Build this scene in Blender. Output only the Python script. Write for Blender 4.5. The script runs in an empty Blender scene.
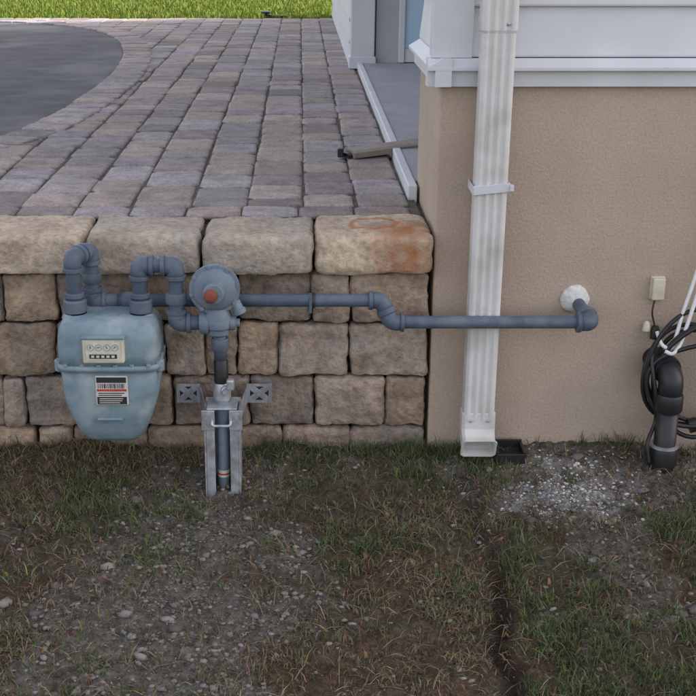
import bpy, bmesh, math, random
import numpy as np
from mathutils import Vector, Matrix, noise as mn
random.seed(7); rng=np.random.default_rng(7)
scene=bpy.context.scene
COL=scene.collection

# ---------------------------------------------------------------- noise
def _h(i,j,s):
    v=np.sin(i*127.1+j*311.7+s*74.7)*43758.5453
    return v-np.floor(v)
def vn(x,y,s=0):
    i=np.floor(x);j=np.floor(y);fx=x-i;fy=y-j
    fx=fx*fx*(3-2*fx);fy=fy*fy*(3-2*fy)
    return (_h(i,j,s)*(1-fx)+_h(i+1,j,s)*fx)*(1-fy)+(_h(i,j+1,s)*(1-fx)+_h(i+1,j+1,s)*fx)*fy
def fbm(x,y,s=0,o=4):
    t=0;a=.5;n=0
    for k in range(o):
        t=t+a*vn(x*2**k,y*2**k,s+k*3);n+=a;a*=.5
    return t/n
def sstep(a,b,x):
    t=np.clip((x-a)/(b-a),0,1);return t*t*(3-2*t)

# ---------------------------------------------------------------- materials
def M(name,c1,c2=None,scale=20,rough=.7,bump=0,bscale=None,metal=0,attr=None,amix=1,spec=.5,detail=3,c3=None,s3=3,flat=False):
    m=bpy.data.materials.new(name);m.use_nodes=True
    nt=m.node_tree;N=nt.nodes;L=nt.links
    b=N['Principled BSDF'];b.inputs['Roughness'].default_value=rough;b.inputs['Metallic'].default_value=metal
    b.inputs['Specular IOR Level'].default_value=spec
    if flat:
        a=N.new('ShaderNodeAttribute');a.attribute_name=attr;L.new(a.outputs['Color'],b.inputs['Base Color']);return m
    tc=N.new('ShaderNodeTexCoord')
    def nz(sc,d=detail):
        n=N.new('ShaderNodeTexNoise');n.inputs['Scale'].default_value=sc;n.inputs['Detail'].default_value=d
        n.inputs['Roughness'].default_value=.62
        L.new(tc.outputs['Object'],n.inputs['Vector']);return n
    if c2 is None:c2=tuple(v*.8 for v in c1)
    n=nz(scale);r=N.new('ShaderNodeValToRGB')
    r.color_ramp.elements[0].position=.36;r.color_ramp.elements[1].position=.66
    r.color_ramp.elements[0].color=(*c2,1);r.color_ramp.elements[1].color=(*c1,1)
    L.new(n.outputs['Fac'],r.inputs['Fac']);out=r.outputs['Color']
    if c3:
        n3=nz(s3,3);r3=N.new('ShaderNodeValToRGB');r3.color_ramp.elements[0].position=.50;r3.color_ramp.elements[1].position=.66
        L.new(n3.outputs['Fac'],r3.inputs['Fac'])
        mx=N.new('ShaderNodeMixRGB');L.new(r3.outputs['Color'],mx.inputs['Fac']);L.new(out,mx.inputs['Color1']);mx.inputs['Color2'].default_value=(*c3,1);out=mx.outputs['Color']
    if attr:
        a=N.new('ShaderNodeAttribute');a.attribute_name=attr
        mx=N.new('ShaderNodeMixRGB');mx.blend_type='MULTIPLY';mx.inputs['Fac'].default_value=amix
        L.new(out,mx.inputs['Color1']);L.new(a.outputs['Color'],mx.inputs['Color2']);out=mx.outputs['Color']
    L.new(out,b.inputs['Base Color'])
    if bump:
        bn=nz(bscale or scale*3,4);bp=N.new('ShaderNodeBump');bp.inputs['Strength'].default_value=1;bp.inputs['Distance'].default_value=bump
        L.new(bn.outputs['Fac'],bp.inputs['Height']);L.new(bp.outputs['Normal'],b.inputs['Normal'])
        if attr or name in('stucco','asphalt'):
            r4=N.new('ShaderNodeMapRange');r4.inputs['From Min'].default_value=.3;r4.inputs['From Max'].default_value=.6
            r4.inputs['To Min'].default_value=.66 if attr else .9;r4.inputs['To Max'].default_value=1.08
            L.new(bn.outputs['Fac'],r4.inputs['Value'])
            mx=N.new('ShaderNodeMixRGB');mx.blend_type='MULTIPLY';mx.inputs['Fac'].default_value=1
            L.new(out,mx.inputs['Color1']);L.new(r4.outputs[0],mx.inputs['Color2']);L.new(mx.outputs['Color'],b.inputs['Base Color'])
    return m

STUCCO=M('stucco',(.45,.36,.285),(.405,.32,.25),3,.95,.0022,160,c3=(.375,.30,.24),s3=1.7)
WHITE=M('white_vinyl',(.62,.635,.66),(.56,.575,.60),6,.5,.0003,60)
DSW=M('downspout_paint',(.66,.65,.635),(.58,.57,.55),12,.45,.0002,40,c3=(.47,.45,.415),s3=5)
PIPE=M('pipe_paint',(.105,.135,.180),(.078,.102,.138),18,.55,.0006,120,c3=(.13,.155,.19),s3=9,spec=.35)
METER=M('meter_paint',(.225,.305,.345),(.150,.215,.255),16,.55,.0006,150,c3=(.30,.355,.375),s3=9,spec=.4)
REG=M('regulator_paint',(.19,.235,.28),(.13,.17,.21),25,.6,.0006,120,spec=.35)
RUST=M('rusty_cap',(.27,.06,.04),(.13,.05,.03),60,.7,.0004,200)
GALV=M('galvanized_steel',(.52,.54,.57),(.34,.37,.41),45,.45,.0002,80,metal=.5,c3=(.30,.29,.28),s3=20)
BLACK=M('black_plastic',(.018,.018,.02),(.011,.011,.012),20,.45,.0002,80)
DARK=M('dark_backing',(.012,.010,.009),(.006,.005,.005),30,1)
CREAM=M('index_cream',(.62,.58,.45),(.5,.46,.34),30,.5)
PAPER=M('label_white',(.62,.60,.56),(.5,.49,.45),40,.6)
INK=M('label_black',(.02,.02,.025),(.03,.03,.03),40,.5)
RED=M('label_red',(.5,.05,.03),(.4,.04,.03),40,.5)
CABLEW=M('white_cable',(.72,.72,.72),(.6,.6,.6),30,.4)
BLOCK=M('wall_block',(.46,.36,.275),(.24,.18,.135),12,.95,.008,65,attr='tint',c3=(.34,.285,.235),s3=8)
PAVER=M('paver_concrete',(.40,.36,.345),(.26,.235,.23),16,.92,.003,110,attr='tint',c3=(.33,.29,.27),s3=3)
SAND=M('joint_sand',(.13,.115,.09),(.06,.06,.045),30,1,.004,120)
ASPH=M('asphalt',(.125,.122,.13),(.085,.083,.09),5,.9,.006,160,c3=(.18,.175,.175),s3=1.6)
CONC=M('porch_concrete',(.36,.36,.38),(.30,.30,.32),7,.85,.001,120)
GREYW=M('grey_siding',(.42,.42,.45),(.38,.38,.41),5,.7,.001,60)
SHING=M('roof_shingles',(.08,.075,.07),(.05,.05,.05),12,.95,.004,90)
FOAM=M('white_sealant',(.74,.74,.72),(.58,.58,.56),30,.8,.004,90)
BROWN=M('extension_aluminum',(.27,.22,.18),(.2,.17,.14),20,.6)
GLASS=M('window_glass',(.45,.62,.75),(.4,.56,.7),1,.05,spec=.9)  # light blue of the reflected sky is put into the base colour
ROCKM=M('stone_chips',(.42,.40,.38),(.25,.24,.23),60,.9,attr='tint',flat=True)
BLADE=M('grass_blades',(1,1,1),(.75,.75,.75),40,.75,attr='tint',spec=.15,flat=True)

CAP=M('cap_stone',(.50,.425,.335),(.33,.27,.215),10,.95,.006,65,attr='tint',c3=(.41,.36,.31),s3=6)
def rust(m,cx,cy):
    nt=m.node_tree;N=nt.nodes;L=nt.links;b=N['Principled BSDF']
    src=b.inputs['Base Color'].links[0].from_socket
    tc=N.new('ShaderNodeTexCoord')
    def mth(op,a,b2=None):
        n=N.new('ShaderNodeMath');n.operation=op
        for k,v in enumerate((a,b2)):
            if v is None:continue
            if isinstance(v,(int,float)):n.inputs[k].default_value=v
            else:L.new(v,n.inputs[k])
        return n.outputs[0]
    nz=N.new('ShaderNodeTexNoise');nz.inputs['Scale'].default_value=28;nz.inputs['Detail'].default_value=5;L.new(tc.outputs['Object'],nz.inputs['Vector'])
    sx=N.new('ShaderNodeSeparateXYZ');L.new(tc.outputs['Object'],sx.inputs[0])
    dx=mth('SUBTRACT',sx.outputs[0],cx);dy=mth('SUBTRACT',sx.outputs[1],cy)
    d=mth('SQRT',mth('ADD',mth('MULTIPLY',dx,dx),mth('MULTIPLY',mth('MULTIPLY',dy,dy),1.0)))
    d=mth('ADD',d,mth('MULTIPLY',mth('SUBTRACT',nz.outputs[0],.5),.035))
    ring=mth('ABSOLUTE',mth('SUBTRACT',d,.055))
    a=mth('SUBTRACT',1,mth('MULTIPLY',ring,75));a=mth('MAXIMUM',a,0)
    ex=mth('SUBTRACT',sx.outputs[0],cx+.07);ey=mth('SUBTRACT',sx.outputs[1],cy-.07)
    e=mth('SQRT',mth('ADD',mth('MULTIPLY',ex,ex),mth('MULTIPLY',ey,ey)))
    e=mth('ADD',e,mth('MULTIPLY',mth('SUBTRACT',nz.outputs[0],.5),.16))
    e=mth('MAXIMUM',mth('SUBTRACT',1,mth('MULTIPLY',e,9.5)),0)
    f=mth('MINIMUM',mth('ADD',mth('MULTIPLY',a,.9),mth('MULTIPLY',e,1.1)),.88)
    mx=N.new('ShaderNodeMixRGB');L.new(f,mx.inputs['Fac']);L.new(src,mx.inputs['Color1']);mx.inputs['Color2'].default_value=(.34,.13,.045,1)
    L.new(mx.outputs['Color'],b.inputs['Base Color'])
rust(CAP,.180,.078)

# ---------------------------------------------------------------- mesh helpers
PARENTS={}
def group(name):
    e=bpy.data.objects.new(name,None);COL.objects.link(e);PARENTS[name]=e;e.empty_display_size=.1;return e
def add(name,me,mat,parent=None,smooth=False):
    o=bpy.data.objects.new(name,me);COL.objects.link(o)
    if mat:me.materials.append(mat)
    if smooth:
        me.polygons.foreach_set('use_smooth',[True]*len(me.polygons))
    if parent:o.parent=parent
    return o
def pyd(name,v,f,mat,parent=None,smooth=False):
    me=bpy.data.meshes.new(name);me.from_pydata([tuple(p) for p in v],[],f);me.update()
    return add(name,me,mat,parent,smooth)
def box(name,a,b,mat,parent=None,bev=0,seg=2,rot=None):
    a=Vector(a);b=Vector(b);c=(a+b)/2;s=b-a
    bm=bmesh.new();bmesh.ops.create_cube(bm,size=1)
    bmesh.ops.scale(bm,vec=s,verts=bm.verts)
    if bev:bmesh.ops.bevel(bm,geom=bm.edges[:],offset=bev,segments=seg,affect='EDGES',profile=.5)
    if rot:bmesh.ops.rotate(bm,verts=bm.verts,matrix=rot)
    bmesh.ops.translate(bm,vec=c,verts=bm.verts)
    me=bpy.data.meshes.new(name);bm.to_mesh(me);bm.free()
    return add(name,me,mat,parent,False)
def rpath(pts,rad,n=7):
    P=[Vector(p) for p in pts];o=[P[0]]
    for i in range(1,len(P)-1):
        a=(P[i-1]-P[i]);b=(P[i+1]-P[i]);r=min(rad,a.length*.49,b.length*.49)
        s=P[i]+a.normalized()*r;e=P[i]+b.normalized()*r
        for k in range(n+1):
            t=k/n;o.append((1-t)**2*s+2*t*(1-t)*P[i]+t*t*e)
    o.append(P[-1]);return o
def catmull(pts,n=8):
    P=[Vector(p) for p in pts];P=[2*P[0]-P[1]]+P+[2*P[-1]-P[-2]];o=[]
    for i in range(1,len(P)-2):
        for k in range(n):
            t=k/n;a,b,c,d=P[i-1:i+3]
            o.append(.5*((2*b)+(c-a)*t+(2*a-5*b+4*c-d)*t*t+(3*b-a-3*c+d)*t**3))
    o.append(P[-2]);return o
def tube(name,pts,r,mat,parent=None,seg=18):
    P=[Vector(p) for p in pts];rr=r if isinstance(r,(list,tuple)) else [r]*len(P)
    T=[]
    for i in range(len(P)):
        t=(P[min(i+1,len(P)-1)]-P[max(i-1,0)]);T.append(t.normalized() if t.length>1e-9 else (T[-1] if T else Vector((0,0,1))))
    u=T[0].orthogonal().normalized();v=[];f=[]
    for i,p in enumerate(P):
        u=(u-T[i]*u.dot(T[i])).normalized();w=T[i].cross(u)
        for k in range(seg):
            a=2*math.pi*k/seg;v.append(p+(u*math.cos(a)+w*math.sin(a))*rr[i])
    for i in range(len(P)-1):
        for k in range(seg):
            f.append((i*seg+k,i*seg+(k+1)%seg,(i+1)*seg+(k+1)%seg,(i+1)*seg+k))
    f.append(tuple(range(seg))[::-1]);f.append(tuple(range((len(P)-1)*seg,len(P)*seg)))
    o=pyd(name,v,f,mat,parent,True)
    for pg in o.data.polygons:
        if len(pg.vertices)>4:pg.use_smooth=False
    return o
def lathe(name,o,ax,prof,mat,parent=None,seg=28,hexa=False):
    o=Vector(o);ax=Vector(ax).normalized();u=ax.orthogonal().normalized();w=ax.cross(u)
    if hexa:seg=6
    v=[];f=[]
    for t,r in prof:
        for k in range(seg):
            a=2*math.pi*k/seg;v.append(o+ax*t+(u*math.cos(a)+w*math.sin(a))*r)
    n=len(prof)
    for i in range(n-1):
        for k in range(seg):f.append((i*seg+k,i*seg+(k+1)%seg,(i+1)*seg+(k+1)%seg,(i+1)*seg+k))
    f.append(tuple(range(seg))[::-1]);f.append(tuple(range((n-1)*seg,n*seg)))
    ob=pyd(name,v,f,mat,parent,False)
    if not hexa:
        for pg in ob.data.polygons:
            pg.use_smooth=len(pg.vertices)==4
        try:
            ob.data.set_sharp_from_angle(angle=math.radians(38))
        except Exception:pass
    return ob
def collar(name,p,ax,r,L,mat,parent):
    p=Vector(p);ax=Vector(ax).normalized()
    return lathe(name,p-ax*L/2,ax,[(0,r*.93),(L*.12,r),(L*.88,r),(L,r*.93)],mat,parent)
def elbow(name,c,d1,d2,r,R,mat,parent):
    """fitting at corner c; d1,d2 point away from the corner along each leg"""
    c=Vector(c);d1=Vector(d1).normalized();d2=Vector(d2).normalized()
    a=c+d1*R;b=c+d2*R
    tube(name,rpath([a,c,b],R*.95,9),r,mat,parent)
    collar(name+'_collar_a',a,d1,r*1.15,R*.36,mat,parent)
    collar(name+'_collar_b',b,d2,r*1.15,R*.36,mat,parent)
def npmesh(name,V,F4=None,F3=None,mat=None,tint=None,parent=None,smooth=False):
    me=bpy.data.meshes.new(name)
    V=np.asarray(V,dtype=np.float32)
    idx=[];st=[];tot=[];p=0
    for F in (F4,F3):
        if F is None or len(F)==0:continue
        F=np.asarray(F,dtype=np.int32);k=F.shape[1]
        idx.append(F.ravel());st.append(p+np.arange(len(F))*k);tot.append(np.full(len(F),k));p+=F.size
    idx=np.concatenate(idx).astype(np.int32);st=np.concatenate(st).astype(np.int32);tot=np.concatenate(tot).astype(np.int32)
    me.vertices.add(len(V));me.vertices.foreach_set('co',V.ravel())
    me.loops.add(len(idx));me.loops.foreach_set('vertex_index',idx)
    me.polygons.add(len(st));me.polygons.foreach_set('loop_start',st);me.polygons.foreach_set('loop_total',tot)
    if smooth:me.polygons.foreach_set('use_smooth',np.ones(len(st),dtype=bool))
    me.update(calc_edges=True);me.validate()
    if tint is not None:
        a=me.color_attributes.new('tint','FLOAT_COLOR','POINT')
        c=np.ones((len(V),4),dtype=np.float32);c[:,:3]=tint;a.data.foreach_set('color',c.ravel())
    return add(name,me,mat,parent)

# ---------------------------------------------------------------- ground
def chx(y):return .41+ (y+.16)*.02+.012*np.sin(y*9)+(fbm(y*12,y*0+2,77)-.5)*.03
def m_channel(x,y):
    w=.012+.028*fbm(x*8+3,y*9,5)
    return np.exp(-((x-chx(y))/w)**2)*sstep(-.05,-.16,y)*sstep(-3,-1.8,y)*(.45+.55*sstep(.3,.55,fbm(x*10,y*7,91)))
def m_white(x,y):
    r=np.sqrt(((x-.65)/.20)**2+((y+.20)/.15)**2)+(fbm(x*14,y*14,8)-.5)*1.5
    return sstep(1.1,.4,r)
def m_bare(x,y):
    c=-.17-.13*sstep(-.1,-1,y);w=.22+.16*sstep(-.2,-1.0,y)
    r=np.abs(x-c)/w+(fbm(x*7,y*7,11)-.5)*1.9
    b=sstep(1.1,.35,r)
    b=np.maximum(b,sstep(.53,.68,fbm(x*4.2+9,y*4.2,21))*.8)
    return b
def gz(x,y):
    base=.045*sstep(-.28,-.02,y)-.012*sstep(-.2,-1.2,y)
    dn=sstep(-4,-2.2,y)*sstep(-4,-2.5,x)*sstep(5,3,x)
    d=(fbm(x*5,y*5,1)-.5)*.035+(fbm(x*26,y*26,2,4)-.5)*.028+(fbm(x*85,y*85,31,3)-.5)*.014
    z=base+d*dn-.024*m_channel(x,y)*dn
    up=.583+.0*y+.018*np.maximum(y-7,0)
    return np.where(y>.06,up,z)
def spaced(lo,hi,flo,fhi,fs):
    a=[];v=flo;s=fs
    while v>lo:
        s*=1.35;v-=s;a.append(v)
    a=a[::-1];m=list(np.arange(flo,fhi,fs));b=[];v=fhi;s=fs;
    while v<hi:
        b.append(v);s*=1.35;v+=s
    return np.array(a+m+b)
gx=spaced(-300,300,-1.25,1.4,.0075)
gy1=spaced(-300,.0,-1.35,.055,.0075);gy1=gy1[gy1<.056]
gy2=np.array([.065,.2,1,3,5,6.9,7.4,8,9,10,12,15,20,30,50,90,160,300])
gy=np.concatenate([gy1,gy2])
X,Y=np.meshgrid(gx,gy);Z=gz(X,Y)
nx,ny=len(gx),len(gy)
V=np.stack([X.ravel(),Y.ravel(),Z.ravel()],1)
I=np.arange(nx*ny).reshape(ny,nx)
F=np.stack([I[:-1,:-1].ravel(),I[:-1,1:].ravel(),I[1:,1:].ravel(),I[1:,:-1].ravel()],1)
def groundcol(x,y):
    n=fbm(x*18,y*18,4);n2=fbm(x*3,y*3,6);n3=fbm(x*60,y*60,9,3)
    soil=np.stack([.085+.05*n,.071+.042*n,.053+.032*n],-1)
    bare=np.stack([.115+.11*n3,.102+.098*n3,.089+.086*n3],-1)
    red=np.array([.15,.088,.058])
    b=m_bare(x,y)[...,None];c=soil*(1-b)+bare*b
    t=(sstep(.54,.66,fbm(x*5+4,y*8,14))*.45*(1-m_bare(x,y)))[...,None];c=c*(1-t)+red*t
    w=(m_white(x,y)*sstep(.30,.62,fbm(x*35,y*35,19))*.8)[...,None];c=c*(1-w)+np.array([.50,.49,.48])*w
    k=m_channel(x,y)[...,None]*.75;c=c*(1-k)+np.array([.032,.026,.021])*k
    g=(sstep(6.5,6.9,y))[...,None];lawn=np.stack([.13+.05*n2,.19+.05*n2,.035+0*n2],-1);c=c*(1-g)+lawn*g
    return c*(.75+.5*n3[...,None])
GC=groundcol(X.ravel(),Y.ravel())
SOIL=M('soil',(1,1,1),(.55,.53,.50),90,1,.006,260,attr='tint',spec=.1)
npmesh('ground',V,F,None,SOIL,GC,smooth=True)

# ---------------------------------------------------------------- grass blades
def blades(name,x,y,z,h,w,lean,col,mat=BLADE):
    n=len(x);a=rng.uniform(0,2*np.pi,n);b=rng.uniform(0,2*np.pi,n)
    ux=np.cos(a)*w;uy=np.sin(a)*w
    lx=np.cos(b)*lean*h;ly=np.sin(b)*lean*h
    hz=h*np.sqrt(np.clip(1-(lean*.9)**2,.02,1))
    V=np.empty((n,5,3))
    V[:,0]=np.stack([x-ux,y-uy,z-.004],1);V[:,1]=np.stack([x+ux,y+uy,z-.004],1)
    mx=x+lx*.38;my=y+ly*.38;mz=z+hz*.62
    V[:,2]=np.stack([mx+ux*.7,my+uy*.7,mz],1);V[:,3]=np.stack([mx-ux*.7,my-uy*.7,mz],1)
    V[:,4]=np.stack([x+lx,y+ly,z+hz*np.where(lean>.7,.75,1)],1)
    V[:,:,1]=np.where((y<-.0)[:,None],np.minimum(V[:,:,1],-.001),V[:,:,1])
    k=np.arange(n)*5
    F4=np.stack([k,k+1,k+2,k+3],1);F3=np.stack([k+3,k+2,k+4],1)
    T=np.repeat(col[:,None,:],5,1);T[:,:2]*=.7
    return npmesh(name,V.reshape(-1,3),F4,F3,mat,T.reshape(-1,3))
def grassfield(n,x0,x1,y0,y1):
    x=rng.uniform(x0,x1,n);y=rng.uniform(y0,y1,n)
    dens=fbm(x*6+2,y*6,41);clump=fbm(x*24,y*24,43)
    d=.22+.9*sstep(.40,.62,dens)
    d*=1-.78*m_bare(x,y);d*=1-.75*m_white(x,y);d*=1-.9*np.clip(m_channel(x,y)*1.4,0,1)
    d+=.55*sstep(-.09,-.03,y)*(x<.42)
    d*=.22+1.25*sstep(.40,.60,clump)
    d*=.8+.5*sstep(.0,.45,x)
    k=rng.random(n)<d
    x,y=x[k],y[k];k=y<-.006;return x[k],y[k]
x,y=grassfield(200000,-1.15,1.25,-1.25,-.0)
n=len(x);z=gz(x,y)
edge=sstep(-.11,-.03,y)
gp=fbm(x*3.2+7,y*3.2,51)+.12*sstep(.2,.5,x)+.10*edge-.06*m_bare(x,y)-.01
isgreen=rng.random(n)<np.clip(sstep(.40,.66,gp)*.85+.12,0,.8)
h=rng.uniform(.010,.030,n)*(1+.8*edge*rng.random(n));
h=np.where(isgreen,h*1.15,h*.95)
lean=np.where(isgreen,rng.uniform(.3,1.0,n),rng.uniform(.6,1.1,n))
gcol=np.stack([rng.uniform(.060,.125,n),rng.uniform(.085,.150,n),rng.uniform(.036,.060,n)],1)
scol=np.stack([rng.uniform(.16,.34,n),rng.uniform(.13,.27,n),rng.uniform(.08,.17,n)],1)*rng.uniform(.4,1.0,n)[:,None]
col=np.where(isgreen[:,None],gcol,scol)
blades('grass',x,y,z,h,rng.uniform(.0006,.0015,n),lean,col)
# long dry straws lying about
n=3500;x=rng.uniform(-1.1,1.2,n);y=rng.uniform(-1.2,-.03,n)
col=np.stack([rng.uniform(.22,.40,n),rng.uniform(.18,.32,n),rng.uniform(.11,.2,n)],1)*rng.uniform(.6,1,n)[:,None]
blades('dry_straw',x,y,gz(x,y)+.006,rng.uniform(.025,.06,n),rng.uniform(.0006,.0012,n),rng.uniform(1.02,1.1,n),col)
# fallen leaf bits
n=420;x=rng.uniform(-1.1,1.2,n);y=rng.uniform(-1.2,-.03,n)
col=np.stack([rng.uniform(.12,.26,n),rng.uniform(.07,.15,n),rng.uniform(.04,.08,n)],1)
blades('leaf_litter',x,y,gz(x,y)+.008,rng.uniform(.008,.018,n),rng.uniform(.002,.005,n),rng.uniform(.95,1.08,n),col)
x=rng.uniform(-5,7,40000);y=rng.uniform(-5,-.01,40000)
k=~((x>-1.15)&(x<1.25)&(y>-1.25));x,y=x[k],y[k];n=len(x);z=gz(x,y)
col=np.stack([rng.uniform(.06,.16,n),rng.uniform(.08,.15,n),rng.uniform(.035,.07,n)],1)
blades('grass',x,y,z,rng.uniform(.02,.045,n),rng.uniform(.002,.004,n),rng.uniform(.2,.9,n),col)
x=rng.uniform(-5,.4,34000);y=6.97+rng.uniform(0,1,34000)**1.3*6
n=len(x);z=gz(x,y)
col=np.stack([rng.uniform(.14,.24,n),rng.uniform(.20,.29,n),rng.uniform(.03,.05,n)],1)
blades('grass',x,y,z,rng.uniform(.025,.045,n),rng.uniform(.003,.006,n),rng.uniform(.1,.8,n),col)

# ---------------------------------------------------------------- stones
def rocks(name,x,y,z,s,tint):
    bm=bmesh.new();bmesh.ops.create_icosphere(bm,subdivisions=1,radius=1)
    bv=np.array([v.co[:] for v in bm.verts]);bf=np.array([[v.index for v in f.verts] for f in bm.faces]);bm.free()
    n=len(x);m=len(bv)
    V=bv[None]*rng.uniform(.55,1.25,(n,m,1))*np.stack([rng.uniform(.7,1.4,n),rng.uniform(.7,1.3,n),rng.uniform(.4,.8,n)],1)[:,None]*s[:,None,None]
    a=rng.uniform(0,6.28,n);c,si=np.cos(a)[:,None],np.sin(a)[:,None]
    X=V[...,0]*c-V[...,1]*si;Y=V[...,0]*si+V[...,1]*c
    V=np.stack([X+x[:,None],Y+y[:,None],V[...,2]+z[:,None]],-1)
    F=(bf[None]+(np.arange(n)*m)[:,None,None]).reshape(-1,3)
    npmesh(name,V.reshape(-1,3),None,F,ROCKM,np.repeat(tint,m,0))
n=30000;x=rng.uniform(-1.2,1.3,n);y=rng.uniform(-1.3,-.01,n)
d=.08+.9*m_bare(x,y);k=rng.random(n)<d*(1-.7*m_channel(x,y));x,y=x[k],y[k];n=len(x)
s=.0016+.0060*rng.random(n)**3.5+ (rng.random(n)<.012)*rng.uniform(.005,.014,n)
t=rng.uniform(.08,.25,n)[:,None]*np.stack([np.ones(n),rng.uniform(.86,.95,n),rng.uniform(.74,.92,n)],1)
rocks('gravel',x,y,gz(x,y)+s*.1,s,t)
n=2600;x=rng.normal(.65,.11,n);y=-.03-np.abs(rng.normal(.15,.10,n));k=rng.random(n)<.1+.6*m_white(x,y);x,y=x[k],y[k];n=len(x)
s=.0012+.0045*rng.random(n)**3;rocks('white_gravel',x,y,gz(x,y)+s*.2,s,np.ones((n,3))*rng.uniform(.3,.62,n)[:,None])

# ---------------------------------------------------------------- retaining wall
wall=group('retaining_wall')
def stone(a,b,rad,amp,fs,tint,seed,div=.009):
    a=np.array(a);b=np.array(b);s=b-a
    nn=[max(3,int(s[i]/div)) for i in range(3)];nn[1]=min(nn[1],18)
    V=[];F=[];c=0
    def face(o,u,v,nu,nv,flip):
        nonlocal c
        for j in range(nv+1):
            for i in range(nu+1):
                V.append(o+u*i/nu+v*j/nv)
        for j in range(nv):
            for i in range(nu):
                q=[c+j*(nu+1)+i,c+j*(nu+1)+i+1,c+(j+1)*(nu+1)+i+1,c+(j+1)*(nu+1)+i]
                F.append(q[::-1] if flip else q)
        c+=(nu+1)*(nv+1)
    ex,ey,ez=np.diag(s)
    face(a,ex,ez,nn[0],nn[2],False);face(a+ez,ex,ey,nn[0],nn[1],False)
    face(a,ey,ez,nn[1],nn[2],True);face(a+ex,ey,ez,nn[1],nn[2],False);
    V=np.array(V);lo=a+rad;hi=b-rad
    q=np.clip(V,lo,hi);d=V-q;L=np.linalg.norm(d,axis=1,keepdims=True);nrm=d/np.maximum(L,1e-6)
    V2=np.where(L>1e-6,q+nrm*rad,V)
    out=[]
    for p,nr in zip(V2,nrm):
        v=Vector(p)
        k=mn.fractal(v*fs+Vector((seed*3.1,0,seed)),1,2,4)*amp+mn.noise(v*9+Vector((seed,seed,0)))*amp*1.3+mn.noise(v*80)*amp*.45
        out.append(p+nr*k)
    return np.array(out),np.array(F)
def stones(name,lst,mat,rad,amp,fs):
    VV=[];FF=[];TT=[];c=0
    for i,(a,b,t) in enumerate(lst):
        v,f=stone(a,b,rad*random.uniform(.85,1.2),amp,fs,t,i*1.7)
        VV.append(v);FF.append(f+c);c+=len(v);TT.append(np.repeat(np.array(t)[None],len(v),0))
    npmesh(name,np.concatenate(VV),np.concatenate(FF),None,mat,np.concatenate(TT),wall,True)
def tint(lo=.74,hi=1.15):
    v=random.uniform(lo,hi);w=random.uniform(-.05,.06)
    return (v*(1+w),v,v*(1-w*1.3))
XR=.315
rows=[(.374,.500,[ -.155,.028,.125,XR]),(.236,.370,[-.155,-.052,.122,XR]),(.098,.232,[-.125,.035,.213,XR]),(-.04,.094,[-.235,-.045,.128,XR])]
lst=[]
left={0:[-.155,-.20,-.385,-.59,-.725,-.90],1:[-.155,-.235,-.335,-.47,-.605,-.78],2:[-.125,-.32,-.41,-.54,-.69,-.745],3:[-.235,-.39,-.58,-.67,-.86,-.95]}
for r,(z0,z1,js) in enumerate(rows):
    xs=list(js);l=left[r][1:] if left[r][0]==xs[0] else left[r]
    xs=sorted(l)+xs
    while xs[0]>-4.2:xs=[xs[0]-random.choice([.11,.17,.19])]+xs
    for i in range(len(xs)-1):
        g=.0016;dy=random.uniform(-.008,.008)
        lst.append(((xs[i]+g,-.002+dy,z0+.0005+random.uniform(-.001,.001)),(xs[i+1]-g,.16,z1+random.uniform(-.001,.001)),tint()))
stones('wall_blocks',lst,BLOCK,.012,.0048,26)
xs=[.319,.034,-.236,-.513];
while xs[-1]>-4.2:xs.append(xs[-1]-random.choice([.27,.28,.22]))
lst=[((xs[i+1]+.003,-.040+random.uniform(-.004,.004),.504),(xs[i]-.003,.185,.602+random.uniform(-.002,.003)),tint(.9,1.1)) for i in range(len(xs)-1)]
stones('cap_stones',lst,CAP,.018,.0042,22)
box('wall_core',(-4.2,.03,-.1),(.305,.17,.56),DARK,wall)
box('wall_fill',(-4.2,.16,.45),(.30,.23,.585),DARK,wall)

# ---------------------------------------------------------------- asphalt + pavers
ctrl=[(-4.4,.62),(-2.4,.70),(-1.55,.92),(-1.2,1.12),(-1.04,1.42),(-.965,1.9),(-.93,2.6),(-.94,3.4),(-1.04,4.4),(-1.25,5.35),(-1.65,6.1),(-2.4,6.55),(-4.4,6.8)]
curve=catmull([(a,b,0) for a,b in ctrl],8)
poly=[(p.x,p.y) for p in curve]
nv=len(poly);v=[(px,py,.597) for px,py in poly]+[(-9,.62+(6.18)*i/(nv-1),.597) for i in range(nv)]
f=[(i,i+1,nv+i+1,nv+i) for i in range(nv-1)]
pyd('asphalt_driveway',v,[q[::-1] for q in f],ASPH)
def inside(x,y,off):
    best=1e9;sd=0
    for i in range(nv-1):
        ax,ay=poly[i];bx,by=poly[i+1];dx,dy=bx-ax,by-ay
        t=max(0,min(1,((x-ax)*dx+(y-ay)*dy)/(dx*dx+dy*dy)))
        qx,qy=ax+dx*t,ay+dy*t;d=math.hypot(x-qx,y-qy)
        if d<best:
            best=d;sd=d if (dx*(y-ay)-dy*(x-ax))<0 else -d
    return sd<off
patio=group('paver_patio')
verts=[];faces=[];tints=[]
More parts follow.
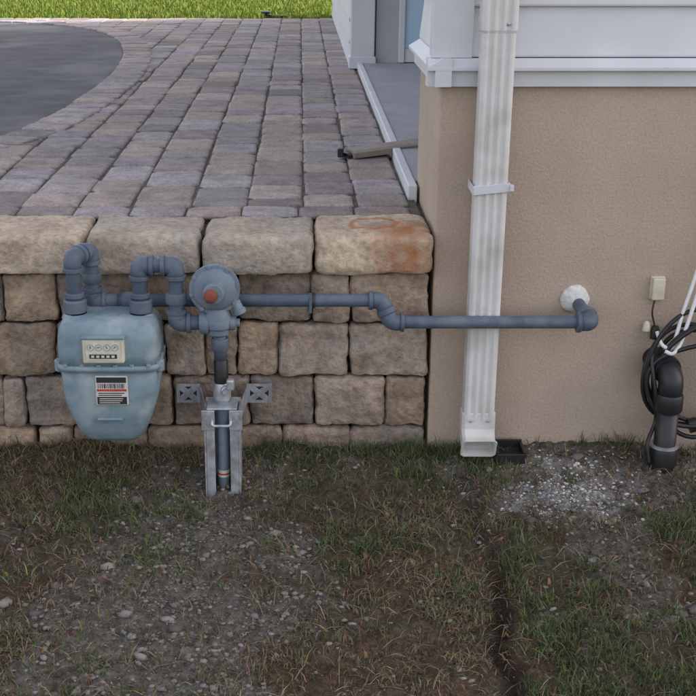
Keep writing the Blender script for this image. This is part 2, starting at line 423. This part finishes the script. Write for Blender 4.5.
def paver(cx,cy,w,l,ang=0,z=.600,t=None):
    b0=len(verts)
    ang0=random.gauss(0,.012);ca,sa=math.cos(ang+ang0),math.sin(ang+ang0)
    z+=random.uniform(-.0025,.0025);tx,ty=random.gauss(0,.010),random.gauss(0,.010)
    hw,hl=w/2-random.uniform(.001,.0035),l/2-random.uniform(.001,.0035)
    cj=[random.uniform(.008,.022) for _ in range(4)]
    def ring(ins,dz,cs):
        q=0
        for sx,sy,o in ((-1,-1,0),(-1,-1,1),(1,-1,1),(1,-1,0),(1,1,0),(1,1,1),(-1,1,1),(-1,1,0)):
            c=cj[q//2]*cs;q+=1
            X=sx*(hw-ins-(c if o else 0));Y=sy*(hl-ins-(0 if o else c))
            verts.append((cx+X*ca-Y*sa,cy+X*sa+Y*ca,z+dz+X*tx+Y*ty))
    ring(0,-.04,1);ring(0,-.006,1);ring(.003,-.002,.9);ring(.010,0,.8)
    for r in range(3):
        for k in range(8):
            faces.append((b0+r*8+k,b0+r*8+(k+1)%8,b0+(r+1)*8+(k+1)%8,b0+(r+1)*8+k))
    faces.append(tuple(b0+24+k for k in range(8)))
    if t is None:
        q=random.random();v=random.uniform(.78,1.18)
        t=(v*1.06,v*.97,v*.90) if q<.35 else ((v*.98,v*.97,v*1.01) if q<.8 else (v*.82,v*.78,v*.78))
    tints.extend([t]*32)
XE=.285
x=XE
while x>-4.3:
    w=random.choice([.145,.145,.22]);paver(x-w/2,.245,w,.105);x-=w
x=XE
while x>-4.3:
    w=random.choice([.138,.146,.15,.156])
    y=.30;first=True
    while y<6.86:
        l=random.choice([.15,.15,.17,.20,.22]);
        if first:l=random.choice([.10,.15,.19]);first=False
        l=min(l,6.90-y)
        cx,cy=x-w/2,y+l/2
        if not inside(cx,cy,.115):paver(cx+random.gauss(0,.0022),cy,w,l)
        y+=l
    x-=w
cum=[0]
for i in range(1,nv):cum.append(cum[-1]+(curve[i]-curve[i-1]).length)
s=.06
while s<cum[-1]:
    i=next(k for k in range(1,nv) if cum[k]>=s);t=(s-cum[i-1])/(cum[i]-cum[i-1])
    p=curve[i-1].lerp(curve[i],t);d=(curve[i]-curve[i-1]).normalized();nr=Vector((d.y,-d.x,0))
    c=p+nr*.085;paver(c.x,c.y,.13,.17,math.atan2(d.y,d.x),.606)
    s+=.134
me=bpy.data.meshes.new('pavers');me.from_pydata(verts,[],faces);me.update()
a=me.color_attributes.new('tint','FLOAT_COLOR','POINT');a.data.foreach_set('color',np.concatenate([np.array(tints),np.ones((len(tints),1))],1).astype(np.float32).ravel())
add('pavers',me,PAVER,patio)
pyd('joint_sand',[(-4.4,.18,.5925),(.31,.18,.5925),(.31,6.93,.5925),(-4.4,6.93,.5925)],[(0,1,2,3)],SAND,patio)

# ---------------------------------------------------------------- house
house=group('house')
FX=.324
box('foundation_front',(FX,.0,-.2),(9,.49,.965),STUCCO,house,.004)
box('core_front',(FX+.01,.02,.96),(9,.48,5.6),GREYW,house)
box('core_middle',(1.6,.47,-.2),(9,3.49,5.6),GREYW,house)
box('core_rear',(.27,3.545,-.2),(9,7.2,5.6),GREYW,house)
def siding(name,p0,p1,z0,z1,nrm,mat,e=.112):
    p0=Vector(p0);p1=Vector(p1);nrm=Vector(nrm);v=[];f=[];z=z0
    while z<z1:
        zt=min(z+e,z1)
        b=len(v)
        for off,zz in ((.0,z),(.014,z),(.015,z+.004),(.003,zt),(0.0,zt)):
            for p in (p0,p1):
                q=p+nrm*off;v.append((q.x,q.y,zz))
        for k in range(4):f.append((b+2*k,b+2*k+1,b+2*k+3,b+2*k+2))
        z=zt
    return pyd(name,v,f,mat,house)
siding('siding_front',(.392,.018,0),(9,.018,0),1.012,5.6,(0,-1,0),WHITE)
siding('siding_side',(.333,.49,0),(.333,.07,0),1.012,5.6,(-1,0,0),WHITE)
siding('siding_rear',(.268,7.2,0),(.268,3.56,0),.60,5.6,(-1,0,0),WHITE)
box('corner_board_front',(.300,-.004,1.010),(.392,.03,5.6),WHITE,house,.002)
box('corner_board_side',(.303,.031,1.010),(.332,.075,5.6),WHITE,house,.002)
def prism(name,prof,p0,p1,ax,mat):
    v=[];n=len(prof)
    for s in (p0,p1):
        for o,z in prof:v.append((s,-o,z) if ax=='x' else (FX-o,s,z))
    f=[(i,(i+1)%n,n+(i+1)%n,n+i) for i in range(n)]+[tuple(range(n))[::-1],tuple(range(n,2*n))]
    o=pyd(name,v,f,mat,house)
    bm=bmesh.new();bm.from_mesh(o.data);bmesh.ops.recalc_face_normals(bm,faces=bm.faces);bm.to_mesh(o.data);bm.free()
prof=[(-.02,.948),(.018,.948),(.018,.985),(.034,.985),(.034,.992),(.004,1.0095),(-.02,1.0095)]
prism('belt_trim_front',prof,.29,9,'x',WHITE)
prism('belt_trim_side',[(o*.98,z+.0008) for o,z in prof],-.0335,.49,'y',WHITE)
box('porch_slab',(.318,.492,.50),(1.6,3.485,.628),CONC,house,.004)
box('porch_edging',(.292,.40,.52),(.317,3.435,.632),WHITE,house,.003)
box('corner_post',(.255,3.44,.60),(.378,3.544,5.6),WHITE,house,.006)
box('corner_post_base',(.249,3.43,.60),(.385,3.55,.66),WHITE,house,.004)
box('porch_wall',(.386,3.47,.62),(1.6,3.4895,3.2),GREYW,house)
box('door_frame_left',(.50,3.43,.63),(.530,3.47,2.8),WHITE,house,.004)
box('door_frame_right',(1.42,3.43,.63),(1.455,3.47,2.8),WHITE,house,.004)
box('door_frame_top',(.50,3.43,2.801),(1.455,3.47,2.85),WHITE,house,.004)
box('door_glass',(.531,3.445,.70),(1.419,3.455,2.8),GLASS,house)
box('door_bottom_rail',(.531,3.44,.632),(1.419,3.468,.699),WHITE,house,.003)
pyd('roof',[(-.05,-.5,5.55),(9.5,-.5,5.55),(9.5,3.6,7.4),(-.05,3.6,7.4),(-.05,7.3,5.55),(9.5,7.3,5.55)],[(0,1,2,3),(3,2,5,4),(0,3,4),(1,5,2),(0,4,5,1)],SHING,house)  # unseen upper walls and roof built for shading; rear trimmed so sun reaches lawn

# ---------------------------------------------------------------- downspout
ds=group('downspout')
def dsec(w,d,ribs=True,amp=.0045):
    P=[]
    hw,hd=w/2,d/2
    n=30
    for i in range(n+1):
        x=-hw+.006+(w-.012)*i/n;u=(x+hw)/w
        o=amp*(.5+.5*math.tanh(2.2*math.cos(u*2*math.pi*4))) if ribs else 0
        P.append((x,-hd+o))
    P+=[(hw,-hd+.006),(hw,hd-.006),(hw-.006,hd),(-hw+.006,hd),(-hw,hd-.006),(-hw,-hd+.006)]
    return P
def dsweep(name,path,w,d,mat,ribs=True,cap=False,amp=.0045):
    v=[];f=[];n=len(dsec(w,d))
    for x,y,z,t,s in path:
        for a,b in dsec(w*s,d*s,ribs,amp):
            v.append((x+a,y+b*math.cos(t),z-b*math.sin(t)*-1))
    for i in range(len(path)-1):
        for k in range(n):f.append((i*n+k,i*n+(k+1)%n,(i+1)*n+(k+1)%n,(i+1)*n+k))
    if cap:f.append(tuple(range((len(path)-1)*n,len(path)*n)))
    o=pyd(name,v,f,mat,ds);
    bm=bmesh.new();bm.from_mesh(o.data);bmesh.ops.recalc_face_normals(bm,faces=bm.faces);bm.to_mesh(o.data);bm.free()
    return o
DX,DY=.4385,-.062
dsweep('spout_lower',[(DX,DY,.15,0,1),(DX,DY,1.075,0,1)],.074,.055,DSW)
dsweep('spout_upper',[(DX,DY,1.070,0,.98),(DX,DY,1.078,0,1.07),(DX,DY,1.40,0,1.07),(DX,DY,5.5,0,1.07)],.074,.055,DSW)
# boot: sleeve, then a kick-out whose open mouth faces forward; section tilts so its front edge rises
def mouth(name,path,w,d,mat):
    v=[];f=[];S=dsec(w,d,False);n=len(S)
    for y,z,t,s in path:
        for a,b in S:
            v.append((DX+a*s,y+b*s*math.cos(t),z-b*s*math.sin(t)))
    for i in range(len(path)-1):
        for k in range(n):f.append((i*n+k,i*n+(k+1)%n,(i+1)*n+(k+1)%n,(i+1)*n+k))
    f.append(tuple(range((len(path)-1)*n,len(path)*n)))
    o=pyd(name,v,f,mat,ds)
    bm=bmesh.new();bm.from_mesh(o.data);bmesh.ops.recalc_face_normals(bm,faces=bm.faces);bm.to_mesh(o.data);bm.free()
mouth('outlet_boot',[(-.062,.170,0,1.05),(-.062,.167,0,1.13),(-.063,.128,0,1.13),(-.070,.108,.45,1.12),(-.084,.093,.9,1.10),(-.100,.086,1.15,1.12),(-.103,.0855,1.15,1.20),(-.109,.084,1.15,1.20),(-.108,.084,1.15,1.04),(-.090,.092,1.0,1.0),(-.076,.104,.7,.95)],.072,.046,DSW)
box('strap',(DX-.042,DY-.032,.716),(DX+.042,DY-.0285,.737),WHITE,ds,.001,rot=Matrix.Rotation(math.radians(-6),3,'Y'))
box('strap_side_left',(DX-.0425,DY-.03,.712),(DX-.040,.0,.731),WHITE,ds)
box('strap_side_right',(DX+.040,DY-.03,.719),(DX+.0425,.0,.739),WHITE,ds)
box('strap_tab',(DX+.0405,DY-.036,.722),(DX+.05,DY-.02,.736),WHITE,ds,.001)
for zz,xx in ((1.092,.018),(.150,-.02),(.150,.022)):lathe('screw',(DX+xx,DY-.0265,zz),(0,-1,0),[(0,.004),(.003,.0038),(.004,.002)],GALV,ds,12)

dr=group('drain_inlet')
for nm,a,b in (('rim_front',(.485,-.095,.0),(.56,-.088,.062)),('rim_back',(.485,-.022,.0),(.56,-.015,.070)),('rim_left',(.485,-.0875,.0),(.492,-.0225,.066)),('rim_right',(.553,-.0875,.0),(.56,-.0225,.066)),('sump',(.4925,-.0875,.0),(.5525,-.0225,.052))):
    box(nm,a,b,DARK if nm=='sump' else BLACK,dr,.001)

# ---------------------------------------------------------------- gas meter
gm=group('gas_meter')
CX,CY=-.441,-.15
def loft(name,rings,mat,parent,seg=56,e=6):
    v=[];f=[]
    for z,hw,hd,cy in rings:
        for k in range(seg):
            a=2*math.pi*k/seg;c,s=math.cos(a),math.sin(a)
            v.append((CX+hw*math.copysign(abs(c)**(2/e),c),CY+cy+hd*math.copysign(abs(s)**(2/e),s),z))
    n=len(rings)
    for i in range(n-1):
        for k in range(seg):f.append((i*seg+k,i*seg+(k+1)%seg,(i+1)*seg+(k+1)%seg,(i+1)*seg+k))
    f.append(tuple(range(seg))[::-1]);f.append(tuple(range((n-1)*seg,n*seg)))
    return pyd(name,v,f,mat,parent,True)
loft('lower_case',[(.146,.044,.040,0),(.149,.057,.052,0),(.159,.068,.062,0),(.183,.083,.069,0),(.215,.096,.074,0),(.25,.107,.076,0),(.29,.112,.077,0),(.333,.113,.078,0)],METER,gm)
loft('flange',[(.332,.112,.078,0),(.3325,.120,.087,0),(.345,.120,.087,0),(.3455,.112,.078,0)],METER,gm)
loft('upper_case',[(.345,.115,.081,0),(.37,.1165,.082,0),(.405,.116,.081,0),(.425,.113,.078,0),(.438,.107,.071,0),(.446,.097,.061,0),(.449,.085,.05,0)],METER,gm)
for sx in (-1,1):
    lathe('ear_%s'%('a' if sx<0 else 'b'),(CX+sx*.114,CY-.045,.322),(0,0,1),[(0,.010),(.003,.013),(.026,.013),(.029,.010)],METER,gm)
    for k,yy in enumerate((-.06,0,.05)):lathe('side_bolt',(CX+sx*.115,CY+yy,.345),(0,0,1),[(0,.006),(.006,.006)],METER,gm,hexa=True)
for k in range(6):lathe('flange_bolt',(CX-.095+.038*k,CY-.082,.3455),(0,0,1),[(0,.0055),(.005,.0055)],METER,gm,hexa=True)
box('badge_rib',(CX-.030,CY-.082,.210),(CX+.030,CY-.070,.217),METER,gm,.003)
FY=CY-.081
box('index_frame',(-.492,FY-.016,.358),(-.398,FY+.004,.420),CREAM,gm,.004)
box('index_frame_top',(-.495,FY-.019,.415),(-.395,FY+.004,.423),METER,gm,.003)
box('index_face',(-.484,FY-.0175,.366),(-.406,FY-.0155,.411),PAPER,gm)
for k in range(4):
    lathe('dial_%d'%k,(-.473+.0185*k,FY-.0178,.397),(0,-1,0),[(0,.0074),(.0006,.0074)],INK,gm,20)
    lathe('dial_face_%d'%k,(-.473+.0185*k,FY-.0185,.397),(0,-1,0),[(0,.0067),(.0006,.0067)],CREAM,gm,20)
    box('dial_hand_%d'%k,(-.4736+.0185*k,FY-.0205,.395),(-.4724+.0185*k,FY-.0195,.402),INK,gm,rot=Matrix.Rotation(k*1.3,3,'Y'))
box('index_digits',(-.476,FY-.0185,.371),(-.414,FY-.0176,.381),INK,gm)
for k in range(5):box('digit_%d'%k,(-.472+.0115*k,FY-.0195,.3735),(-.465+.0115*k,FY-.0186,.3788),CREAM,gm)
box('label_plate',(-.470,CY-.0815,.250),(-.396,CY-.074,.322),PAPER,gm,.002)
LY=CY-.0815
box('label_header',(-.467,LY-.001,.306),(-.399,LY,.319),INK,gm)
box('label_red_bar',(-.467,LY-.001,.285),(-.399,LY,.290),RED,gm)
box('label_black_field',(-.467,LY-.001,.253),(-.399,LY,.271),INK,gm)
for k in range(14):
    xx=-.464+.0045*k;box('barcode_%d'%k,(xx,LY-.0008,.292),(xx+random.uniform(.001,.0028),LY,.303),INK,gm)
for k in range(3):box('label_text_%d'%k,(-.462,LY-.0015,.256+.005*k),(-.462+random.uniform(.03,.055),LY-.0011,.2577+.005*k),PAPER,gm)
for k in range(2):box('label_line_%d'%k,(-.464,LY-.0008,.274+.005*k),(-.41+.006*k,LY,.276+.005*k),INK,gm)

# ---------------------------------------------------------------- gas piping
gp=group('gas_pipe')
def run(name,pts,r,R,mat=PIPE,parent=gp,fit=1.25,skip=()):
    P=[Vector(p) for p in pts]
    tube(name,rpath(P,R*.95,8),r,mat,parent)
    for i in range(1,len(P)-1):
        if i in skip:continue
        elbow('elbow',P[i],P[i-1]-P[i],P[i+1]-P[i],r*fit,R,mat,parent)
    return P
LX,RX=-.520,-.368
run('meter_outlet_riser',[(LX,CY,.44),(LX,CY,.580),(-.490,-.085,.580),(-.490,-.085,.458),(-.43,-.085,.458)],.0165,.028)
run('house_line',[(-.44,-.085,.458),(.193,-.085,.458),(.216,-.098,.408),(.690,-.098,.408),(.668,.03,.440)],.0152,.027,skip=(1,2,3))
elbow('jog_elbow',(.193,-.085,.458),(-1,0,0),(.35,-.2,-.75),.020,.026,PIPE,gp)
elbow('jog_elbow',(.216,-.098,.408),(-.35,.2,.75),(1,0,0),.020,.026,PIPE,gp)
elbow('wall_elbow',(.690,-.098,.408),(-1,0,0),(-.022,.128,.032),.0215,.030,PIPE,gp)
collar('coupling',(.03,-.085,.458),(1,0,0),.0185,.012,INK,gp)
run('meter_inlet',[(RX,CY,.44),(RX,CY,.562),(-.286,CY,.562),(-.286,CY,.424),(-.19,CY,.424)],.0170,.028)
for xx in (LX,RX):
    lathe('meter_boss',(xx,CY,.425),(0,0,1),[(0,.032),(.018,.031),(.024,.026)],METER,gp)
    lathe('union_nut',(xx,CY,.450),(0,0,1),[(0,.023),(.003,.027),(.028,.027),(.032,.023)],PIPE,gp)
    collar('swivel',(xx,CY,.492),(0,0,1),.0225,.012,PIPE,gp)
collar('inlet_union',(-.286,CY,.485),(0,0,1),.025,.026,PIPE,gp)
collar('outlet_union',(-.490,-.085,.515),(0,0,1),.0225,.022,PIPE,gp)
collar('joint_ring',(-.405,-.085,.458),(1,0,0),.021,.03,PIPE,gp)
box('pipe_strap',(.020,-.102,.434),(.028,-.0,.439),PIPE,gp)
box('pipe_strap_hook',(.021,-.1055,.432),(.028,-.1025,.482),PIPE,gp,.001)
bm=bmesh.new();bmesh.ops.create_uvsphere(bm,u_segments=32,v_segments=20,radius=1)
for q in bm.verts:
    k=1+.10*mn.noise(q.co*2.6+Vector((4,1,2)))+.05*mn.noise(q.co*7)
    q.co=Vector((q.co.x*.035*k,q.co.y*.020,q.co.z*.034*k))+Vector((.670,-.001,.436))
me=bpy.data.meshes.new('sealant');bm.to_mesh(me);bm.free();add('sealant',me,FOAM,gp,True)

# ---------------------------------------------------------------- regulator
rg=group('gas_regulator')
GX,GY,GZ=-.196,-.165,.508
lathe('diaphragm_case',(GX,GY+.035,GZ),(0,-1,0),[(0,.02),(.004,.040),(.016,.050),(.022,.051),(.0225,.0585),(.034,.0585),(.0345,.051),(.040,.048),(.047,.038),(.050,.026),(.056,.0245),(.070,.0235),(.072,.021)],REG,rg,40)
for k in range(8):
    a=k*math.pi/4+.2;lathe('case_bolt',(GX+.054*math.cos(a),GY+.004,GZ+.054*math.sin(a)),(0,-1,0),[(0,.0055),(.008,.0055)],REG,rg,hexa=True)
lathe('spring_cap',(GX-.006,GY-.035,GZ-.004),(0,-1,0),[(0,.0165),(.010,.0155),(.013,.012),(.0135,.006)],RUST,rg,20)
lathe('vent',(GX+.045,GY+.01,GZ-.03),(.5,-.1,-1),[(0,.012),(.02,.012),(.022,.015),(.032,.015)],REG,rg)
lathe('body',(-.19,CY,.395),(0,0,1),[(0,.021),(.004,.026),(.016,.026),(.020,.031),(.045,.033),(.058,.028),(.066,.022)],REG,rg)
tube('throat',[(-.192,CY,.44),(-.194,CY+.002,.47),(GX,GY+.03,.495)],.021,REG,rg)
collar('outlet_boss',(-.222,CY,.424),(1,0,0),.027,.022,REG,rg)
lathe('side_plug',(-.162,CY,.424),(1,0,0),[(0,.018),(.012,.017),(.013,.01),(.022,.0095)],REG,rg)

# ---------------------------------------------------------------- riser, valve
rs=group('gas_riser')
tube('riser_upper',[(-.188,CY,.40),(-.186,CY,.33)],.0155,PIPE,rs)
collar('riser_collar',(-.187,CY,.372),(0,0,1),.0205,.03,PIPE,rs)
lathe('insulating_union',(-.186,CY,.275),(0,0,1),[(0,.015),(.002,.017),(.056,.017),(.060,.014)],BLACK,rs)
lathe('valve_body',(-.185,CY,.230),(0,0,1),[(0,.017),(.010,.021),(.026,.021),(.040,.018),(.046,.016)],GALV,rs)
lathe('valve_plug',(-.178,CY-.01,.262),(.25,-1,0),[(0,.012),(.014,.0115),(.016,.009),(.022,.0085)],GALV,rs)
box('lock_wing',(-.172,CY-.040,.268),(-.154,CY-.022,.296),GALV,rs,.005)
tube('riser_lower',[(-.185,CY-.004,.25),(-.184,CY-.012,.10),(-.184,CY-.014,-.08)],.0145,REG,rs)
lathe('riser_label',(-.184,CY-.0125,.040),(0,0,1),[(0,.0152),(.018,.0152)],PAPER,rs)
lathe('riser_label_band',(-.184,CY-.0125,.046),(0,0,1),[(0,.0156),(.004,.0156)],RED,rs)

# ---------------------------------------------------------------- support bracket
br=group('meter_support_bracket')
yb,yf=CY+.022,CY-.042
box('channel_back',(-.226,yb,-.08),(-.142,yb+.004,.228),GALV,br)
box('channel_left',(-.2265,yf,-.08),(-.2225,yb-.001,.215),GALV,br)
box('channel_right',(-.1455,yf,-.08),(-.1415,yb-.001,.215),GALV,br)
box('lip_left',(-.222,yf,-.08),(-.202,yf+.003,.205),GALV,br,.001)
box('lip_right',(-.166,yf,-.08),(-.146,yf+.003,.205),GALV,br,.001)
box('top_clamp_left',(-.232,yf-.005,.172),(-.201,yf-.001,.222),GALV,br,.0015)
box('top_clamp_right',(-.167,yf-.005,.172),(-.136,yf-.001,.222),GALV,br,.0015)
tube('u_bolt',rpath([(-.207,yf-.003,.20),(-.207,yf-.012,.186),(-.163,yf-.012,.186),(-.163,yf-.003,.20)],.014,6),.0035,GALV,br,10)
box('clamp_plate',(-.220,yf-.004,.2225),(-.148,yb,.227),GALV,br,.002)
for xx in (-.220,-.148):lathe('clamp_bolt',(xx,yf-.005,.208),(0,-1,0),[(0,.0065),(.006,.0065)],GALV,br,hexa=True)
def wing(nm,x0,x1):
    y=-.030;z0,z1=.176,.226;t=.003
    box(nm+'_top',(x0,y-t,z1-.007),(x1,y,z1),GALV,br);box(nm+'_bottom',(x0,y-t,z0),(x1,y,z0+.007),GALV,br)
    box(nm+'_left',(x0,y-t,z0+.0072),(x0+.008,y,z1-.0072),GALV,br);box(nm+'_right',(x1-.008,y-t,z0+.0072),(x1,y,z1-.0072),GALV,br)
    cx,cz=(x0+x1)/2,(z0+z1)/2;L=math.hypot(x1-x0-.016,z1-z0-.014);a=math.atan2(z1-z0-.014,x1-x0-.016)
    for k,s in enumerate((1,-1)):
        box(nm+'_x%d'%k,(cx-L/2,y-t+.0004*(k+1),cz-.0075),(cx+L/2,y-.0004*(k+1),cz+.0075),GALV,br,rot=Matrix.Rotation(-a*s,3,'Y'))
    box(nm+'_back',(x0+.002,y+.001,z0+.002),(x1-.002,y+.004,z1-.002),INK,br)
    lathe(nm+'_bolt',(cx,y-t,cz),(0,-1,0),[(0,.006),(.005,.006)],GALV,br,hexa=True)
wing('wing_left',-.306,-.248);wing('wing_right',-.132,-.070)
def strip(nm,a,b,h,t=.003):
    a=Vector(a);b=Vector(b);d=(b-a).normalized();n=Vector((-d.y,d.x,0))*t
    v=[a,b,b+n,a+n];v=[(p.x,p.y,p.z) for p in v]+[(p.x,p.y,p.z+h) for p in v]
    pyd(nm,v,[(0,1,5,4),(1,2,6,5),(2,3,7,6),(3,0,4,7),(4,5,6,7),(3,2,1,0)],GALV,br)
strip('arm_left',(-.249,-.034,.182),(-.2275,yb-.02,.182),.038);strip('arm_right',(-.1405,yb-.02,.182),(-.130,-.034,.182),.038)

# ---------------------------------------------------------------- sump drain pipe, cables
sp=group('drain_pipe')
px=.895;py=-.10
tube('pipe',[(px,py,-.08),(px,py,.215)],.0265,BLACK,sp,24)
collar('coupling_low',(px,py,.055),(0,0,1),.033,.062,BLACK,sp)
lathe('clamp_low',(px,py,.088),(0,0,1),[(0,.0338),(.006,.0338)],GALV,sp)
collar('coupling_top',(px,py,.205),(0,0,1),.033,.045,BLACK,sp)
tube('elbow_top',rpath([(px,py,.21),(px,py,.275),(px-.02,py+.13,.285)],.05,10),.0295,BLACK,sp,24)
collar('elbow_collar',(px-.006,py+.035,.279),(-.02,.13,.01),.035,.03,BLACK,sp)
cc=group('cable_coil')
for L in range(6):
    pts=[];ph=random.uniform(0,6);rx=.115+random.uniform(-.02,.02);rz=.135+random.uniform(-.03,.02)
    cx0=.975+random.uniform(-.018,.018);cz0=.262+random.uniform(-.02,.02)
    for k in range(49):
        a=k/48*2*math.pi*1.0+ph
        pts.append((cx0+rx*math.cos(a),-.045-.009*L-.01*math.sin(a*2+L),cz0+rz*math.sin(a)+.006*math.sin(3*a+L)))
    tube('loop_%d'%L,pts,.0055,BLACK,cc,10)
tube('coil_tail',catmull([(.86,-.06,.34),(.85,-.08,.30),(.862,-.10,.22),(.872,-.085,.15),(.85,-.11,.10),(.856,-.12,.05)],8),.005,BLACK,cc,10)
lathe('coil_tie',(.955,-.085,.135),(1,0,.3),[(0,.018),(.02,.018)],BLACK,cc)
wc=group('white_cable')
tube('strand_a',catmull([(.978,-.02,.72),(.965,-.03,.60),(.942,-.045,.50),(.918,-.06,.42),(.902,-.075,.36),(.888,-.085,.338),(.870,-.075,.345),(.862,-.055,.37)],8),.0048,CABLEW,wc,10)
tube('strand_b',catmull([(1.0,-.02,.76),(.985,-.03,.62),(.958,-.05,.50),(.932,-.07,.41),(.912,-.085,.35),(.893,-.095,.328),(.875,-.09,.332)],8),.0048,CABLEW,wc,10)
tube('strand_feed',catmull([(.978,-.02,.72),(1.02,-.02,.86),(1.10,-.015,.93),(1.25,-.01,.95)],8),.0048,CABLEW,wc,10)
tube('strand_feed_b',catmull([(1.0,-.02,.76),(1.05,-.02,.88),(1.14,-.015,.92),(1.25,-.01,.93)],8),.0048,CABLEW,wc,10)
eb=group('electrical_box')
box('cover',(.852,-.022,.438),(.882,.002,.492),CREAM,eb,.003)
box('cover_lip',(.850,-.008,.436),(.884,.001,.494),CREAM,eb,.002)
tube('wire',catmull([(.862,-.012,.44),(.858,-.016,.405),(.866,-.018,.37),(.858,-.02,.34)],6),.0022,BLACK,eb,8)
lathe('wire_nut',(.846,-.02,.385),(0,0,-1),[(0,.004),(.006,.008),(.024,.010),(.026,.007)],CREAM,eb,14)
lathe('cable_gland',(.868,-.02,.372),(0,0,-1),[(0,.008),(.01,.011),(.03,.011),(.033,.007)],BLACK,eb,14)

# ---------------------------------------------------------------- downspout extension on the patio
ex=group('downspout_extension')
def sheet(nm,p0,p1,w,h,mat):
    p0=Vector(p0);p1=Vector(p1);d=(p1-p0);d.z=0;d.normalize();n=Vector((-d.y,d.x,0))*w/2
    v=[]
    for p in (p0,p1):
        v+=[p-n,p+n,p+n+Vector((0,0,h)),p+n*.6+Vector((0,0,h+.004)),p-n*.6+Vector((0,0,h+.004)),p-n+Vector((0,0,h))]
    f=[(i,(i+1)%6,6+(i+1)%6,6+i) for i in range(6)]+[(5,4,3,2,1,0),(6,7,8,9,10,11)]
    pyd(nm,v,f,mat,ex)
sheet('channel',(.155,.98,.606),(.60,1.12,.640),.10,.016,BROWN)
sheet('end_tip',(.138,.972,.604),(.165,.985,.606),.07,.010,BLACK)
box('tip_clip',(.118,.950,.606),(.137,.975,.634),BLACK,ex,.003)

# ---------------------------------------------------------------- garden shrubs at the far lawn
def shrub(name,cx,cy,cz,rx,ry,rz,n,c):
    p=rng.normal(size=(n,3));p/=np.linalg.norm(p,axis=1,keepdims=True)
    r=rng.uniform(.45,1,n)**.5*(0.75+.5*fbm(p[:,0]*3+9,p[:,2]*3+4,3))
    P=p*r[:,None]*np.array([rx,ry,rz])+np.array([cx,cy,cz])
    a=rng.normal(size=(n,3));a/=np.linalg.norm(a,axis=1,keepdims=True);b=np.cross(a,rng.normal(size=(n,3)));b/=np.linalg.norm(b,axis=1,keepdims=True)
    s=rng.uniform(.018,.035,n)[:,None]
    V=np.stack([P-a*s,P-b*s*.5,P+a*s,P+b*s*.5],1).reshape(-1,3);k=np.arange(n)*4
    npmesh(name,V,np.stack([k,k+1,k+2,k+3],1),None,BLADE,np.repeat(np.array(c)*rng.uniform(.6,1.2,(n,1)),4,0))
for i,(sx,sy) in enumerate(((-2.15,9.5),(-2.75,10.2),(-4.0,12.0),(-5.0,12.3))):
    shrub('garden_shrub',sx,sy,.80,.30,.3,.26,3500,(.24,.25,.035))
ll=group('landscape_light')
lathe('stake_lamp',(-.27,7.05,.59),(0,0,1),[(0,.012),(.03,.012),(.035,.04),(.05,.04),(.055,.02)],BLACK,ll)
tube('lamp_wire',[(-.27,7.05,.605),(-.20,7.03,.60),(-.12,7.06,.605)],.012,BLACK,ll,8)

# ---------------------------------------------------------------- recentre parents
bpy.context.view_layer.update()
for e in PARENTS.values():
    pts=[Vector(c) for ch in e.children for c in ch.bound_box]
    if not pts:continue
    lo=Vector([min(p[i] for p in pts) for i in range(3)]);hi=Vector([max(p[i] for p in pts) for i in range(3)])
    c=Vector(((lo.x+hi.x)/2,(lo.y+hi.y)/2,lo.z));e.location=c
    for ch in e.children:ch.matrix_parent_inverse=Matrix.Translation(-c)

# ---------------------------------------------------------------- light, camera
EL,AZ=math.radians(40),math.radians(20)
to=Vector((math.cos(EL)*math.cos(AZ),math.cos(EL)*math.sin(AZ),math.sin(EL)))
sd=bpy.data.lights.new('sun','SUN');sd.energy=5;sd.angle=math.radians(.5);sd.color=(1,.95,.87)
so=bpy.data.objects.new('sun',sd);COL.objects.link(so);so.rotation_euler=to.to_track_quat('Z','Y').to_euler();so.location=(5,3,9)
w=bpy.data.worlds.new('World');scene.world=w;w.use_nodes=True
nt=w.node_tree;sk=nt.nodes.new('ShaderNodeTexSky');sk.sky_type='NISHITA';sk.sun_disc=False
sk.sun_elevation=EL;sk.sun_rotation=math.pi/2-AZ;sk.dust_density=3.0;sk.air_density=1.0;sk.ozone_density=.6
hs=nt.nodes.new('ShaderNodeHueSaturation');hs.inputs['Saturation'].default_value=.5
nt.links.new(sk.outputs[0],hs.inputs['Color']);wb=nt.nodes.new('ShaderNodeMixRGB');wb.blend_type='MULTIPLY';wb.inputs['Fac'].default_value=1;wb.inputs['Color2'].default_value=(1.07,1.0,.96,1)
nt.links.new(hs.outputs[0],wb.inputs['Color1']);nt.links.new(wb.outputs[0],nt.nodes['Background'].inputs['Color']);nt.nodes['Background'].inputs['Strength'].default_value=.44
cam=bpy.data.cameras.new('camera');co=bpy.data.objects.new('camera',cam);COL.objects.link(co)
cam.sensor_width=36;cam.lens=36*1200/696;cam.shift_x=48/696;cam.clip_end=1000;cam.clip_start=.05
co.location=(0,-2.8,1.3);co.rotation_euler=(math.radians(90-19.5),0,0)
scene.camera=co
scene.view_settings.view_transform='Standard';scene.view_settings.look='None';scene.view_settings.exposure=0
